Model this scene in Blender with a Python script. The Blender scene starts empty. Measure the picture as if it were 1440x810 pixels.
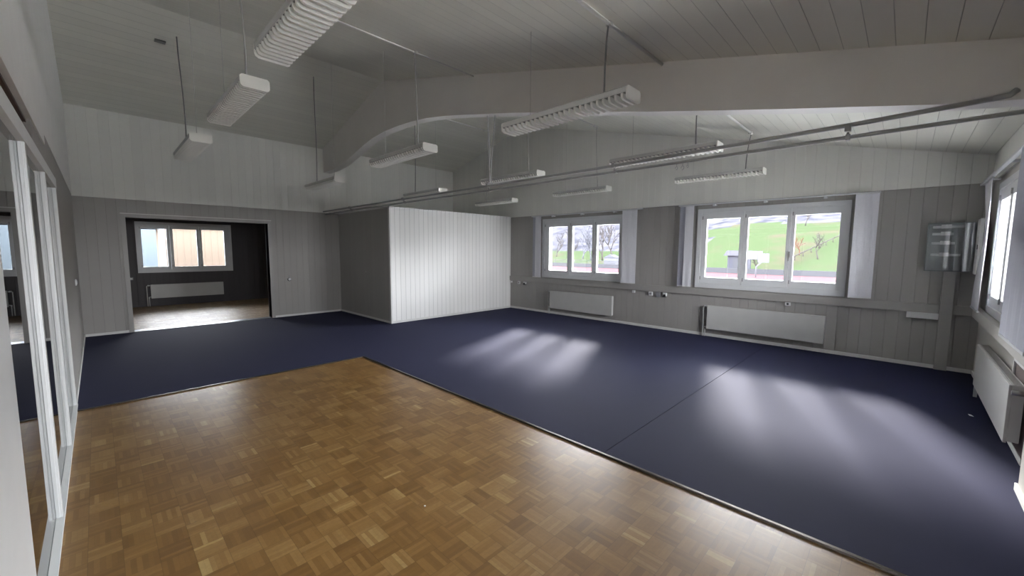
import bpy, bmesh, math, random
from mathutils import Vector, Matrix
random.seed(7)
scene = bpy.context.scene
COL = scene.collection

# ------------------------------------------------------------------ materials
def new_mat(name):
    m = bpy.data.materials.new(name); m.use_nodes = True
    nt = m.node_tree; b = nt.nodes['Principled BSDF']
    return m, nt, b
def nd(nt, t, **kw):
    n = nt.nodes.new(t)
    for k, v in kw.items(): setattr(n, k, v)
    return n
def math_n(nt, op, a, b=None):
    n = nt.nodes.new('ShaderNodeMath'); n.operation = op
    for i, v in enumerate((a, b)):
        if v is None: continue
        if isinstance(v, (int, float)): n.inputs[i].default_value = v
        else: nt.links.new(v, n.inputs[i])
    return n.outputs[0]
def mixc(nt, fac, a, b, blend='MIX'):
    n = nt.nodes.new('ShaderNodeMix'); n.data_type = 'RGBA'; n.blend_type = blend
    for i, v in ((0, fac), (6, a), (7, b)):
        if isinstance(v, (int, float)): n.inputs[i].default_value = v
        elif isinstance(v, tuple): n.inputs[i].default_value = (*v, 1)
        else: nt.links.new(v, n.inputs[i])
    return n.outputs[2]
def position(nt):
    g = nt.nodes.new('ShaderNodeNewGeometry'); s = nt.nodes.new('ShaderNodeSeparateXYZ')
    nt.links.new(g.outputs['Position'], s.inputs[0])
    return g.outputs['Position'], s.outputs
def noise(nt, scale, detail=3, vec=None):
    n = nt.nodes.new('ShaderNodeTexNoise'); n.inputs['Scale'].default_value = scale; n.inputs['Detail'].default_value = detail
    if vec is not None: nt.links.new(vec, n.inputs['Vector'])
    return n.outputs['Fac']
def bump(nt, b, h, strength=.3, dist=.01):
    n = nt.nodes.new('ShaderNodeBump'); n.inputs['Strength'].default_value = strength; n.inputs['Distance'].default_value = dist
    nt.links.new(h, n.inputs['Height']); nt.links.new(n.outputs[0], b.inputs['Normal'])
def plain(name, col, rough=.5, metal=0, vary=.06, spec=.5, nscale=6):
    m, nt, b = new_mat(name)
    p, _ = position(nt)
    f = noise(nt, nscale, 4, p)
    c = mixc(nt, f, tuple(x*(1-vary) for x in col), tuple(min(1, x*(1+vary)) for x in col))
    nt.links.new(c, b.inputs['Base Color'])
    b.inputs['Roughness'].default_value = rough; b.inputs['Metallic'].default_value = metal
    b.inputs['Specular IOR Level'].default_value = spec
    return m
def boards(name, col, axis, pitch, off=0.0, width=.05, dark=.6, rough=.55, vary=.05, depth=.004, spec=.4):
    """painted tongue and groove boards: the groove runs at a fixed pitch along one axis"""
    m, nt, b = new_mat(name)
    p, s = position(nt)
    u = math_n(nt, 'DIVIDE', math_n(nt, 'SUBTRACT', s[axis], off), pitch)
    cell = math_n(nt, 'FLOOR', u)
    fr = math_n(nt, 'SUBTRACT', u, cell)
    d = math_n(nt, 'ABSOLUTE', math_n(nt, 'SUBTRACT', fr, .5))          # .5 at the groove
    g = math_n(nt, 'MULTIPLY', math_n(nt, 'SUBTRACT', d, .5-width), 1/width)
    g = math_n(nt, 'MAXIMUM', g, 0.0)
    wn = nt.nodes.new('ShaderNodeTexWhiteNoise'); wn.noise_dimensions = '1D'; nt.links.new(cell, wn.inputs['W'])
    f = noise(nt, 3, 4, p)
    k = math_n(nt, 'ADD', math_n(nt, 'MULTIPLY', wn.outputs['Value'], .5), math_n(nt, 'MULTIPLY', f, .5))
    c = mixc(nt, k, tuple(x*(1-vary) for x in col), tuple(min(1, x*(1+vary)) for x in col))
    c = mixc(nt, g, c, tuple(x*dark for x in col))
    nt.links.new(c, b.inputs['Base Color'])
    b.inputs['Roughness'].default_value = rough; b.inputs['Specular IOR Level'].default_value = spec
    bump(nt, b, math_n(nt, 'MULTIPLY', g, -1.0), .8, depth)
    return m
def parquet(name, tint, rough, cell=.135, fingers=6):
    m, nt, b = new_mat(name)
    p, s = position(nt)
    gx = math_n(nt, 'DIVIDE', s[0], cell); gy = math_n(nt, 'DIVIDE', s[1], cell)
    cx = math_n(nt, 'FLOOR', gx); cy = math_n(nt, 'FLOOR', gy)
    fx = math_n(nt, 'SUBTRACT', gx, cx); fy = math_n(nt, 'SUBTRACT', gy, cy)
    par = math_n(nt, 'FLOORED_MODULO', math_n(nt, 'ADD', cx, cy), 2.0)
    ux = nt.nodes.new('ShaderNodeMix'); ux.data_type = 'FLOAT'
    nt.links.new(par, ux.inputs[0]); nt.links.new(fx, ux.inputs[2]); nt.links.new(fy, ux.inputs[3])
    fu = math_n(nt, 'MULTIPLY', ux.outputs[0], float(fingers)); fi = math_n(nt, 'FLOOR', fu)
    ff = math_n(nt, 'ABSOLUTE', math_n(nt, 'SUBTRACT', math_n(nt, 'SUBTRACT', fu, fi), .5))
    comb = nt.nodes.new('ShaderNodeCombineXYZ')
    nt.links.new(cx, comb.inputs[0]); nt.links.new(cy, comb.inputs[1]); nt.links.new(fi, comb.inputs[2])
    w1 = nt.nodes.new('ShaderNodeTexWhiteNoise'); nt.links.new(comb.outputs[0], w1.inputs['Vector'])
    comb2 = nt.nodes.new('ShaderNodeCombineXYZ')
    nt.links.new(cx, comb2.inputs[0]); nt.links.new(cy, comb2.inputs[1]); comb2.inputs[2].default_value = 77
    w2 = nt.nodes.new('ShaderNodeTexWhiteNoise'); nt.links.new(comb2.outputs[0], w2.inputs['Vector'])
    v = math_n(nt, 'ADD', math_n(nt, 'MULTIPLY', w1.outputs['Value'], .45), math_n(nt, 'MULTIPLY', w2.outputs['Value'], .55))
    r = nt.nodes.new('ShaderNodeValToRGB'); nt.links.new(v, r.inputs[0])
    base = [(0.0, (.20, .093, .029)), (.3, (.25, .118, .034)), (.6, (.33, .165, .052)), (.88, (.40, .22, .08)), (1.0, (.56, .36, .15))]
    el = r.color_ramp.elements
    el[0].position = 0; el[0].color = (*[a*t for a, t in zip(base[0][1], tint)], 1)
    el[1].position = 1; el[1].color = (*[a*t for a, t in zip(base[4][1], tint)], 1)
    for pos, c in base[1:4]:
        e = el.new(pos); e.color = (*[a*t for a, t in zip(c, tint)], 1)
    mp = nt.nodes.new('ShaderNodeMapping'); mp.inputs['Scale'].default_value = (9, 9, 9); nt.links.new(p, mp.inputs[0])
    gr = noise(nt, 5, 6, mp.outputs[0])
    c = mixc(nt, math_n(nt, 'MULTIPLY', gr, .5), r.outputs[0], tuple(x*t for x, t in zip((.16, .075, .025), tint)))
    # hairline joints
    jx = math_n(nt, 'ABSOLUTE', math_n(nt, 'SUBTRACT', fx, .5)); jy = math_n(nt, 'ABSOLUTE', math_n(nt, 'SUBTRACT', fy, .5))
    jm = math_n(nt, 'GREATER_THAN', math_n(nt, 'MAXIMUM', jx, jy), .488)
    jf = math_n(nt, 'GREATER_THAN', ff, .475)
    j = math_n(nt, 'MAXIMUM', math_n(nt, 'MULTIPLY', jm, .35), math_n(nt, 'MULTIPLY', jf, .2))
    c = mixc(nt, j, c, (.06, .03, .012))
    nt.links.new(c, b.inputs['Base Color'])
    rr = math_n(nt, 'ADD', rough, math_n(nt, 'MULTIPLY', noise(nt, 2.2, 4, p), .12))
    nt.links.new(rr, b.inputs['Roughness'])
    b.inputs['Specular IOR Level'].default_value = .5
    h = math_n(nt, 'ADD', math_n(nt, 'MULTIPLY', w1.outputs['Value'], .35), math_n(nt, 'MULTIPLY', j, -1.0))
    bump(nt, b, h, .25, .0006)
    return m
def carpet_mat():
    m, nt, b = new_mat('navy_needle_felt')
    p, s = position(nt)
    f = noise(nt, 260, 3, p); g = noise(nt, 1.3, 4, p)
    c = mixc(nt, f, (.008, .0085, .027), (.017, .019, .052))
    c = mixc(nt, math_n(nt, 'MULTIPLY', g, .35), c, (.013, .013, .03))
    nt.links.new(c, b.inputs['Base Color'])
    b.inputs['Roughness'].default_value = .80; b.inputs['Specular IOR Level'].default_value = .08; b.inputs['Specular Tint'].default_value = (.85, .86, 1, 1)
    b.inputs['Sheen Weight'].default_value = .035; b.inputs['Sheen Roughness'].default_value = .5
    b.inputs['Sheen Tint'].default_value = (.6, .62, .9, 1)
    bump(nt, b, f, .35, .002)
    return m
def glass_mat(name, ior=1.5, tint=(1, 1, 1)):
    m = bpy.data.materials.new(name); m.use_nodes = True; nt = m.node_tree; nt.nodes.clear()
    o = nt.nodes.new('ShaderNodeOutputMaterial'); mx = nt.nodes.new('ShaderNodeMixShader')
    fr = nt.nodes.new('ShaderNodeFresnel'); fr.inputs['IOR'].default_value = ior
    t = nt.nodes.new('ShaderNodeBsdfTransparent'); t.inputs[0].default_value = (*tint, 1)
    g = nt.nodes.new('ShaderNodeBsdfGlossy'); g.inputs['Roughness'].default_value = .0
    n = nt.nodes.new('ShaderNodeTexNoise'); n.inputs['Scale'].default_value = 3
    gc = nt.nodes.new('ShaderNodeMix'); gc.data_type = 'RGBA'; nt.links.new(n.outputs['Fac'], gc.inputs[0])
    gc.inputs[6].default_value = (.97, .97, .97, 1); gc.inputs[7].default_value = (1, 1, 1, 1); nt.links.new(gc.outputs[2], g.inputs[0])
    nt.links.new(fr.outputs[0], mx.inputs[0]); nt.links.new(t.outputs[0], mx.inputs[1]); nt.links.new(g.outputs[0], mx.inputs[2])
    nt.links.new(mx.outputs[0], o.inputs[0])
    return m

GRAY = (.365, .350, .330)
WHITE = (.77, .765, .715)
M = {}
M['gray_y'] = boards('gray_boards_y', GRAY, 1, .142, .02, .04, .86)
M['gray_x'] = boards('gray_boards_x', GRAY, 0, .142, .02, .04, .86)
M['shaded_gray_x'] = boards('back_room_shaded_gray_x', (.075, .068, .072), 0, .142, .02, .04, .86)  # the hall's gray darkened: shade of the unlit back room put into colour
M['shaded_gray_y'] = boards('back_room_shaded_gray_y', (.075, .068, .072), 1, .142, .02, .04, .86)
M['white_y'] = boards('white_boards_y', WHITE, 1, .142, .02, .03, .93, rough=.6)
M['white_x'] = boards('white_boards_x', WHITE, 0, .142, .02, .03, .95, rough=.6)
M['box_x'] = boards('white_box_boards', (.84, .835, .82), 0, .124, .02, .07, .62, rough=.5)
M['ceiling'] = boards('ceiling_planks', (.76, .75, .67), 1, .149, .01, .020, .55, rough=.6)
M['white_plain'] = plain('white_paint', (.78, .775, .74), .6)
M['beam'] = plain('beam_paint', (.74, .71, .67), .55, nscale=2)
M['reveal'] = plain('white_render_outside', (.80, .80, .80), .8, spec=0)
M['parquet'] = parquet('oak_mosaic_parquet', (.86, .95, .94), .27)
M['parquet_pale'] = parquet('pale_parquet_with_glare', (1.15, 1.5, 2.3), .42)  # light parquet raised further, so the tint carries the window's glare
M['carpet'] = carpet_mat()
M['frame'] = plain('window_white_plastic', (.66, .67, .68), .35)
M['frame_paint'] = plain('partition_white_paint', (.72, .73, .73), .4)
M['base'] = plain('baseboard_white', (.70, .70, .68), .45)
M['lamp'] = plain('lamp_cream_plastic', (.70, .685, .63), .45)
M['lamp_end'] = plain('lamp_end_plastic', (.76, .745, .69), .45)
M['lamp_house'] = plain('lamp_housing_enamel', (.55, .545, .52), .45)
M['tube'] = plain('fluorescent_tube_glass', (.85, .85, .83), .2)
M['wire'] = plain('gray_cable', (.22, .22, .21), .5)
M['wire_pale'] = plain('pale_cable', (.5, .49, .46), .5)
M['conduit'] = plain('painted_conduit', (.66, .65, .62), .4)
M['pipe'] = plain('painted_steel_pipe', (.42, .42, .41), .35)
M['rad'] = plain('radiator_enamel', (.58, .575, .555), .35)
M['rad_grille'] = plain('radiator_grille', (.40, .39, .37), .45)
M['fabric'] = plain('white_panel_fabric', (.68, .68, .72), .8, nscale=60)
M['fabric_gray'] = plain('gray_panel_fabric', (.42, .43, .50), .8, nscale=60)
M['steel'] = plain('steel', (.45, .45, .45), .3, 1)
M['plug'] = plain('white_socket_plastic', (.74, .74, .74), .35)
M['plug_gray'] = plain('gray_socket_plastic', (.30, .30, .31), .4)
M['dark'] = plain('dark_plastic', (.02, .02, .022), .4)
M['cab'] = plain('cabinet_gray_enamel', (.20, .215, .22), .25)
M['cab_in'] = plain('cabinet_backplate', (.21, .23, .235), .4)
M['meter'] = plain('meter_pale_plastic', (.60, .62, .63), .3)
M['duct'] = plain('gray_duct_paint', GRAY, .45)
M['beige_lit_gray'] = plain('beige_sill_lit_gray_wall', (.50, .48, .44), .55)  # beige for the sill; on the near wall, gray with strong light painted in
M['brown'] = plain('stained_brown_wood', (.07, .035, .025), .5, vary=.3)
M['bronze'] = plain('brown_metal_strip', (.10, .085, .075), .25, .8)
M['alu'] = plain('aluminium_strip', (.6, .6, .62), .3, .9)
M['glass'] = glass_mat('window_glass')
M['glass2'] = glass_mat('partition_glass', 1.9, (.62, .66, .64))
# outdoors
def grass_mat():
    m, nt, b = new_mat('meadow_grass')
    p, s = position(nt)
    f = noise(nt, .16, 6, p); g = noise(nt, 1.3, 5, p)
    c = mixc(nt, g, (.030, .041, .020), (.037, .048, .026))
    r = nt.nodes.new('ShaderNodeValToRGB'); nt.links.new(f, r.inputs[0])
    r.color_ramp.elements[0].position = .52; r.color_ramp.elements[1].position = .68
    c = mixc(nt, r.outputs[0], c, (.048, .041, .030))
    nt.links.new(c, b.inputs['Base Color']); b.inputs['Roughness'].default_value = .95; b.inputs['Specular IOR Level'].default_value = 0
    return m
def wood_hill_mat():
    m, nt, b = new_mat('winter_hillside')
    p, s = position(nt)
    mp = nt.nodes.new('ShaderNodeMapping'); mp.inputs['Scale'].default_value = (1, 1, .5); nt.links.new(p, mp.inputs[0])
    f = noise(nt, .45, 8, mp.outputs[0])
    r = nt.nodes.new('ShaderNodeValToRGB'); nt.links.new(f, r.inputs[0])
    e = r.color_ramp.elements
    e[0].position = .38; e[0].color = (.028, .028, .034, 1); e[1].position = .62; e[1].color = (.062, .060, .070, 1)
    nt.links.new(r.outputs[0], b.inputs['Base Color']); b.inputs['Roughness'].default_value = .95; b.inputs['Specular IOR Level'].default_value = 0
    return m
M['grass'] = grass_mat()
M['woods'] = wood_hill_mat()
M['track'] = plain('red_sports_track', (.085, .040, .043), .9, spec=0)
M['bounce_pale'] = plain('pale_bounce_ground', (.68, .67, .65), .9, spec=0)  # bright ground added out of view to bounce daylight onto the ceiling
M['concrete'] = plain('gray_concrete', (.045, .045, .05), .9, spec=0)
M['hut'] = plain('hut_gray_boards', (.042, .042, .052), .9, spec=0)
M['hut_roof'] = plain('hut_pale_roof', (.062, .062, .072), .8, spec=0)
M['board'] = plain('white_backboard', (.080, .080, .090), .8, spec=0)
M['bark'] = plain('bare_bark', (.045, .04, .038), .9, vary=.3, spec=0)
M['shrub'] = plain('rusty_twigs', (.08, .04, .03), .9, vary=.3, spec=0)
M['tan'] = boards('tan_facade_boards', (.115, .090, .070), 0, .2, 0, .08, .8, rough=.9, spec=0)
M['paleblue'] = plain('pale_blue_facade', (.070, .084, .095), .9, spec=0)
M['corner'] = plain('white_corner_board', (.13, .13, .135), .8, spec=0)
M['paper'] = plain('white_paper_scrap', (.75, .75, .72), .8)

# ------------------------------------------------------------------ mesh helpers
class MB:
    def __init__(s): s.bm = bmesh.new()
    def box(s, a, b, mi=0, bevel=0):
        x0, x1 = sorted((a[0], b[0])); y0, y1 = sorted((a[1], b[1])); z0, z1 = sorted((a[2], b[2]))
        vs = [s.bm.verts.new(v) for v in ((x0,y0,z0),(x1,y0,z0),(x1,y1,z0),(x0,y1,z0),(x0,y0,z1),(x1,y0,z1),(x1,y1,z1),(x0,y1,z1))]
        fs = [s.bm.faces.new([vs[i] for i in q]) for q in ((3,2,1,0),(4,5,6,7),(0,1,5,4),(1,2,6,5),(2,3,7,6),(3,0,4,7))]
        for f in fs: f.material_index = mi
        if bevel:
            es = list({e for f in fs for e in f.edges})
            bmesh.ops.bevel(s.bm, geom=es, offset=bevel, segments=2, profile=.6, affect='EDGES', clamp_overlap=True)
        return s
    def prism(s, pts, axis, a, b, mi=0):
        """extrude a 2D polygon along axis (0,1,2) from a to b; pts are the other two coordinates in order"""
        def mk(p, t):
            if axis == 0: return (t, p[0], p[1])
            if axis == 1: return (p[0], t, p[1])
            return (p[0], p[1], t)
        A = [s.bm.verts.new(mk(p, a)) for p in pts]; B = [s.bm.verts.new(mk(p, b)) for p in pts]
        fs = [s.bm.faces.new(A), s.bm.faces.new(B[::-1])]
        n = len(pts)
        for i in range(n): fs.append(s.bm.faces.new((A[i], B[i], B[(i+1) % n], A[(i+1) % n])))
        for f in fs: f.material_index = mi
        bmesh.ops.recalc_face_normals(s.bm, faces=fs)
        return s
    def tube(s, pts, r, seg=10, mi=0, r1=None):
        pts = [Vector(p) for p in pts]; n = len(pts); rings = []
        for i, p in enumerate(pts):
            t = (pts[min(i+1, n-1)]-pts[max(i-1, 0)]).normalized()
            u = t.orthogonal().normalized() if i == 0 else (u - t*u.dot(t)).normalized()
            v = t.cross(u); rr = r if r1 is None else r+(r1-r)*i/(n-1)
            rings.append([s.bm.verts.new(p+(u*math.cos(2*math.pi*k/seg)+v*math.sin(2*math.pi*k/seg))*rr) for k in range(seg)])
        fs = []
        for a, b in zip(rings, rings[1:]):
            for k in range(seg):
                f = s.bm.faces.new((a[k], a[(k+1) % seg], b[(k+1) % seg], b[k])); f.smooth = True; fs.append(f)
        fs.append(s.bm.faces.new(rings[0][::-1])); fs.append(s.bm.faces.new(rings[-1]))
        for f in fs: f.material_index = mi
        return s
    def build(s, name, mats, parent=None):
        me = bpy.data.meshes.new(name)
        bmesh.ops.recalc_face_normals(s.bm, faces=s.bm.faces[:])
        s.bm.to_mesh(me); s.bm.free()
        for m in (mats if isinstance(mats, (list, tuple)) else [mats]): me.materials.append(M[m])
        o = bpy.data.objects.new(name, me); COL.objects.link(o)
        if parent is not None: o.parent = parent
        return o
def empty(name, loc=(0, 0, 0), rz=0):
    o = bpy.data.objects.new(name, None); COL.objects.link(o); o.location = loc; o.rotation_euler = (0, 0, rz)
    o.empty_display_size = .1
    return o
def tag(o, label=None, cat=None, group=None, kind=None):
    if label: o['label'] = label
    if cat: o['category'] = cat
    if group: o['group'] = group
    if kind: o['kind'] = kind
    return o
def struct(o, label=None, cat=None):
    o['kind'] = 'structure'
    if label: o['label'] = label
    if cat: o['category'] = cat
    return o
def copy_tree(o, parent=None):
    c = o.copy(); COL.objects.link(c)
    if parent is not None: c.parent = parent
    for ch in [x for x in bpy.data.objects if x.parent == o]: copy_tree(ch, c)
    return c
def wall_grid(us, zs, holes, mk, t0, t1, name, mats, mi_reveal=1):
    """wall slab with rectangular holes. us/zs breakpoints, holes = [(u0,u1,z0,z1)], mk(u,z,t)->xyz; t0 inner, t1 outer"""
    us = sorted(set([us[0], us[1]]+[h[i] for h in holes for i in (0, 1)])); zs = sorted(set([zs[0], zs[1]]+[h[i] for h in holes for i in (2, 3)]))
    bm = bmesh.new(); V = {}
    def v(i, j, k):
        if (i, j, k) not in V: V[(i, j, k)] = bm.verts.new(mk(us[i], zs[j], (t0, t1)[k]))
        return V[(i, j, k)]
    def solid(i, j):
        if not (0 <= i < len(us)-1 and 0 <= j < len(zs)-1): return False
        cu = (us[i]+us[i+1])/2; cz = (zs[j]+zs[j+1])/2
        return not any(h[0] < cu < h[1] and h[2] < cz < h[3] for h in holes)
    for i in range(len(us)-1):
        for j in range(len(zs)-1):
            if not solid(i, j): continue
            bm.faces.new((v(i, j, 0), v(i+1, j, 0), v(i+1, j+1, 0), v(i, j+1, 0)))
            f = bm.faces.new((v(i, j+1, 1), v(i+1, j+1, 1), v(i+1, j, 1), v(i, j, 1))); f.material_index = mi_reveal
            for di, dj, a, b in ((-1, 0, (i, j), (i, j+1)), (1, 0, (i+1, j), (i+1, j+1)), (0, -1, (i, j), (i+1, j)), (0, 1, (i, j+1), (i+1, j+1))):
                if not solid(i+di, j+dj):
                    f = bm.faces.new((v(*a, 0), v(*b, 0), v(*b, 1), v(*a, 1))); f.material_index = mi_reveal
    bmesh.ops.recalc_face_normals(bm, faces=bm.faces[:])
    me = bpy.data.meshes.new(name); bm.to_mesh(me); bm.free()
    for m in mats: me.materials.append(M[m])
    o = bpy.data.objects.new(name, me); COL.objects.link(o)
    return struct(o)

# ------------------------------------------------------------------ room numbers (metres)
XL, XW, YN, YB = -.25, 8.25, -.76, 10.75
GZ = 2.575                                    # height of the gray boarding
RY, RZ, SR, SL = 7.62, 4.957, .243, .255      # ridge and roof slopes
def roof(y): return RZ-SR*(RY-y) if y < RY else RZ-SL*(y-RY)
BX0, BX1 = 4.14, 4.32                         # roof beam
BOXX, BOXY = 4.49, 8.10                       # white boarded box in the far corner

# ------------------------------------------------------------------ floors
struct(MB().box((-.36, -1.06, -.25), (8.55, 10.75, 0)).build('floor', 'parquet'))
# carpets: two lengths, seam at y = 1.66
CT = .008
CX, CY = 2.768, 5.90
c = MB().prism([(CX, 1.664), (XW, 1.664), (XW, YB), (XL, YB), (XL, CY), (CX, CY)], 2, 0.0005, CT).build('carpet', 'carpet')
tag(c, 'L-shaped navy blue carpet reaching from the doorway across to the window wall', 'carpet', 'navy carpet lengths')
c = MB().prism([(CX, YN), (XW, YN), (XW, 1.658), (CX, 1.658)], 2, 0.0005, CT).build('carpet', 'carpet')
tag(c, 'nearer navy carpet length in front of the right-hand window and the wall cabinet', 'carpet', 'navy carpet lengths')
struct(MB().prism([(CY-.017, .0005), (CY+.006, .0005), (CY+.004, .011), (CY-.012, .011)], 0, XL+.005, CX).build('trim_1', 'bronze'))
struct(MB().prism([(CX-.012, .0005), (CX+.022, .0005), (CX+.016, .012), (CX-.006, .012)], 1, YN, CY).build('trim_2', 'bronze'))

# ------------------------------------------------------------------ window wall (x = 8.25)
W1 = (4.60, 6.85, 1.0, 2.42); W2 = (.70, 2.91, 1.0, 2.42)
wall_grid((-1.06, 10.95), (-.25, GZ), [W1, W2], lambda u, z, t: (t, u, z), XW, XW+.32, 'wall_right', ['gray_y', 'reveal'])
struct(MB().prism([(-1.06, GZ), (10.95, GZ), (10.95, roof(10.95)), (RY, RZ), (-1.06, roof(-1.06))], 0, XW-.018, XW+.32).build('wall_right_upper', 'white_y'))
# back wall (y = 10.75) with the wide opening
OX0, OX1, OZ = .42, 2.83, 2.235
wall_grid((-.6, 8.25), (-.25, GZ), [(OX0, OX1, 0.0, OZ)], lambda u, z, t: (u, t, z), YB, YB+.2, 'wall_back', ['gray_x', 'duct'])
struct(MB().box((-.6, YB-.018, GZ), (8.232, YB+.2, roof(YB)+.02)).build('wall_back_upper', 'white_x'))
# near wall (y = -.76): one window seen at an angle, one unseen beside the camera, added to light the near end
W3 = (5.22, 7.42, 1.0, 2.42); W4_ADDED = (-.05, 1.58, 1.0, 2.42)
wall_grid((-.6, 8.25), (-.25, GZ), [W3, W4_ADDED], lambda u, z, t: (u, t, z), YN, YN-.3, 'wall_near', ['beige_lit_gray', 'reveal'])
struct(MB().box((-.6, -1.06, GZ), (8.232, YN+.018, roof(YN)+.01)).build('wall_near_upper', 'white_x'))
# left wall
struct(MB().prism([(YN, 2.6), (YB-.018, 2.6), (YB-.018, roof(YB)), (RY, RZ), (YN, roof(YN))], 0, -.6, XL).build('wall_left_upper', 'white_plain'))
struct(MB().prism([(6.13, 0.0), (YB, 0.0), (YB, 2.6), (4.2, 2.6), (4.2, 2.33), (6.13, 2.33)], 0, -.36, XL-.004).build('wall_left', 'gray_y'))
# exposed brown track recess and valance above the near end of the partition
struct(MB().box((-.36, YN, 2.33), (-.285, 4.2, 2.6)).box((-.285, YN, 2.365), (-.262, 4.15, 2.385)).box((-.285, YN, 2.43), (-.258, 4.0, 2.445)).build('trim_3', 'brown'))
struct(MB().box((-.272, YN, 2.49), (-.243, 5.14, 2.66)).build('trim_4', 'white_plain'))
# roof slabs
for nm, y0, y1 in (('ceiling_near', -1.1, RY), ('ceiling_far', RY, 11.1)):
    struct(MB().prism([(y0, roof(y0)), (y1, roof(y1)), (y1, roof(y1)+.25), (y0, roof(y0)+.25)], 0, -.7, 8.75).build(nm, 'ceiling'))
# boarded box in the far corner
struct(MB().box((BOXX, BOXY, 0), (8.25, BOXY+.07, 2.56)).build('wall_box_front', 'box_x'))
struct(MB().box((BOXX, BOXY+.07, 0), (BOXX+.07, YB, 2.56)).build('wall_box_side', 'gray_y'))
struct(MB().box((BOXX-.008, BOXY-.012, 2.56), (8.25, BOXY+.08, 2.59)).box((BOXX-.008, BOXY+.08, 2.56), (BOXX+.08, YB-.018, 2.59)).build('trim_5', 'box_x'))
struct(MB().box((BOXX-.014, BOXY-.014, .008), (BOXX+.022, BOXY, 2.56)).box((BOXX-.014, BOXY, .008), (BOXX, BOXY+.022, 2.56)).build('trim_6', 'base'))
d = MB().box((BOXX-.003, 9.15, .09), (BOXX, 10.02, 2.1)).build('door_2', 'gray_y'); struct(d)
MB().tube([(BOXX-.003, 9.26, 1.02), (BOXX-.035, 9.26, 1.02)], .012).tube([(BOXX-.003, 9.26, 1.12), (BOXX-.028, 9.26, 1.12)], .012).build('door_knob', 'steel', d)

# roof beam on a haunch against the back wall
bot = [(-.74, 2.57), (-.46, 2.62), (-.17, 2.66), (.84, 2.86), (1.42, 2.98), (2.14, 3.13), (3.1, 3.345), (4.05, 3.55), (4.97, 3.73), (5.6, 3.85), (6.12, 3.925),
       (6.6, 3.97), (7.1, 3.99), (7.61, 3.99), (8.1, 3.95), (8.55, 3.87), (9.1, 3.745), (9.66, 3.63), (10.2, 3.585), (10.73, 3.58)]
top = [(10.73, roof(10.73)+.01), (RY, RZ+.01), (-.74, roof(-.74)+.01)]
b = MB().prism(bot+top, 0, BX0, BX1).build('roof_beam', 'beam'); struct(b)
struct(MB().box((3.98, YN, 0.009), (4.36, -.665, 2.62)).build('wall_pillar', 'beige_lit_gray'))

# baseboards
def base(name, a, b): struct(MB().box(a, b, bevel=.003).build(name, 'base'))
base('baseboard_right', (8.232, YN+.02, .008), (8.25, 8.088, .062))
base('baseboard_back_left', (XL+.012, 10.735, .008), (.345, 10.75, .055))
base('baseboard_back_right', (2.905, 10.735, .008), (BOXX-.02, 10.75, .055))
base('baseboard_box_side', (BOXX-.014, 8.12, .008), (BOXX, 10.735, .055))
base('baseboard_box_front', (BOXX+.024, 8.086, .008), (8.232, 8.1, .06))
base('baseboard_near', (4.90, YN, .008), (8.232, YN+.018, .062))
base('baseboard_pillar', (3.98, -.665, .008), (4.374, -.65, .06))
base('baseboard_left', (XL-.004, 6.14, .008), (XL+.010, 10.735, .055))
# opening casing and threshold
struct(MB().box((.35, 10.732, .008), (.42, 10.97, OZ+.0)).box((2.83, 10.732, .008), (2.90, 10.97, OZ)).box((.35, 10.732, OZ), (2.90, 10.97, OZ+.065)).build('door_1', 'duct'))
struct(MB().box((.35, 10.722, OZ+.065), (2.90, 10.75, OZ+.08)).build('trim_7', 'conduit'))
struct(MB().prism([(10.73, .0), (10.97, .0), (10.96, .014), (10.745, .014)], 0, .42, 2.83).build('trim_8', 'alu'))

# ------------------------------------------------------------------ windows
def make_window(name, origin, ang, w, z0, z1, panes, gz0, gz1, handle, t_wall=.32, sill=True):
    """local frame: +x along the wall, +y outwards, z up; origin on the inner wall face at z = 0"""
    root = empty(name, origin, ang); struct(root)
    f = MB()      # outer casing, four bars and a lip
    cw = .075
    for a, b in (((0, -.03, z0), (cw, .06, z1)), ((w-cw, -.03, z0), (w, .06, z1)), ((cw, -.03, z1-cw), (w-cw, .06, z1)), ((cw, -.03, z0), (w-cw, .06, z0+cw+.01))):
        f.box(a, b)
    f.build('window_frame', 'frame', root)
    # sashes around each pane
    edges = [cw]+[(panes[i][1]+panes[i+1][0])/2 for i in range(len(panes)-1)]+[w-cw]
    for i, (p0, p1) in enumerate(panes):
        s0, s1 = edges[i]+(.003 if i else 0), edges[i+1]-(.003 if i < len(panes)-1 else 0)
        s = MB(); y0, y1 = -.018, .05
        s.box((s0, y0, z0+cw+.012), (p0, y1, z1-cw-.002)).box((p1, y0, z0+cw+.012), (s1, y1, z1-cw-.002))
        s.box((p0, y0, gz1), (p1, y1, z1-cw-.002)).box((p0, y0, z0+cw+.012), (p1, y1, gz0))
        so = s.build('sash', 'frame', root)
        MB().box((p0-.004, .014, gz0-.004), (p1+.004, .020, gz1+.004)).build('glass_pane', 'glass', so)
        h = MB().box((s0+.012, -.032, z0+.16), (s0+.028, -.018, z0+.22)).box((s0+.012, -.032, z1-.20), (s0+.028, -.018, z1-.14)).build('hinge', 'plug_gray', so)
    hx = (panes[handle][1]+panes[handle+1][0])/2
    MB().box((hx-.014, -.032, 1.56), (hx+.014, -.018, 1.66), bevel=.003).box((hx-.01, -.07, 1.62), (hx+.01, -.03, 1.64)).box((hx-.01, -.075, 1.50), (hx+.01, -.06, 1.64), bevel=.003).build('handle', 'steel', root)
    if sill:
        MB().box((-.01, .06, z0+.03), (w+.01, t_wall+.04, z0+.055)).build('window_sill', 'alu', root)
    return root
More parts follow.
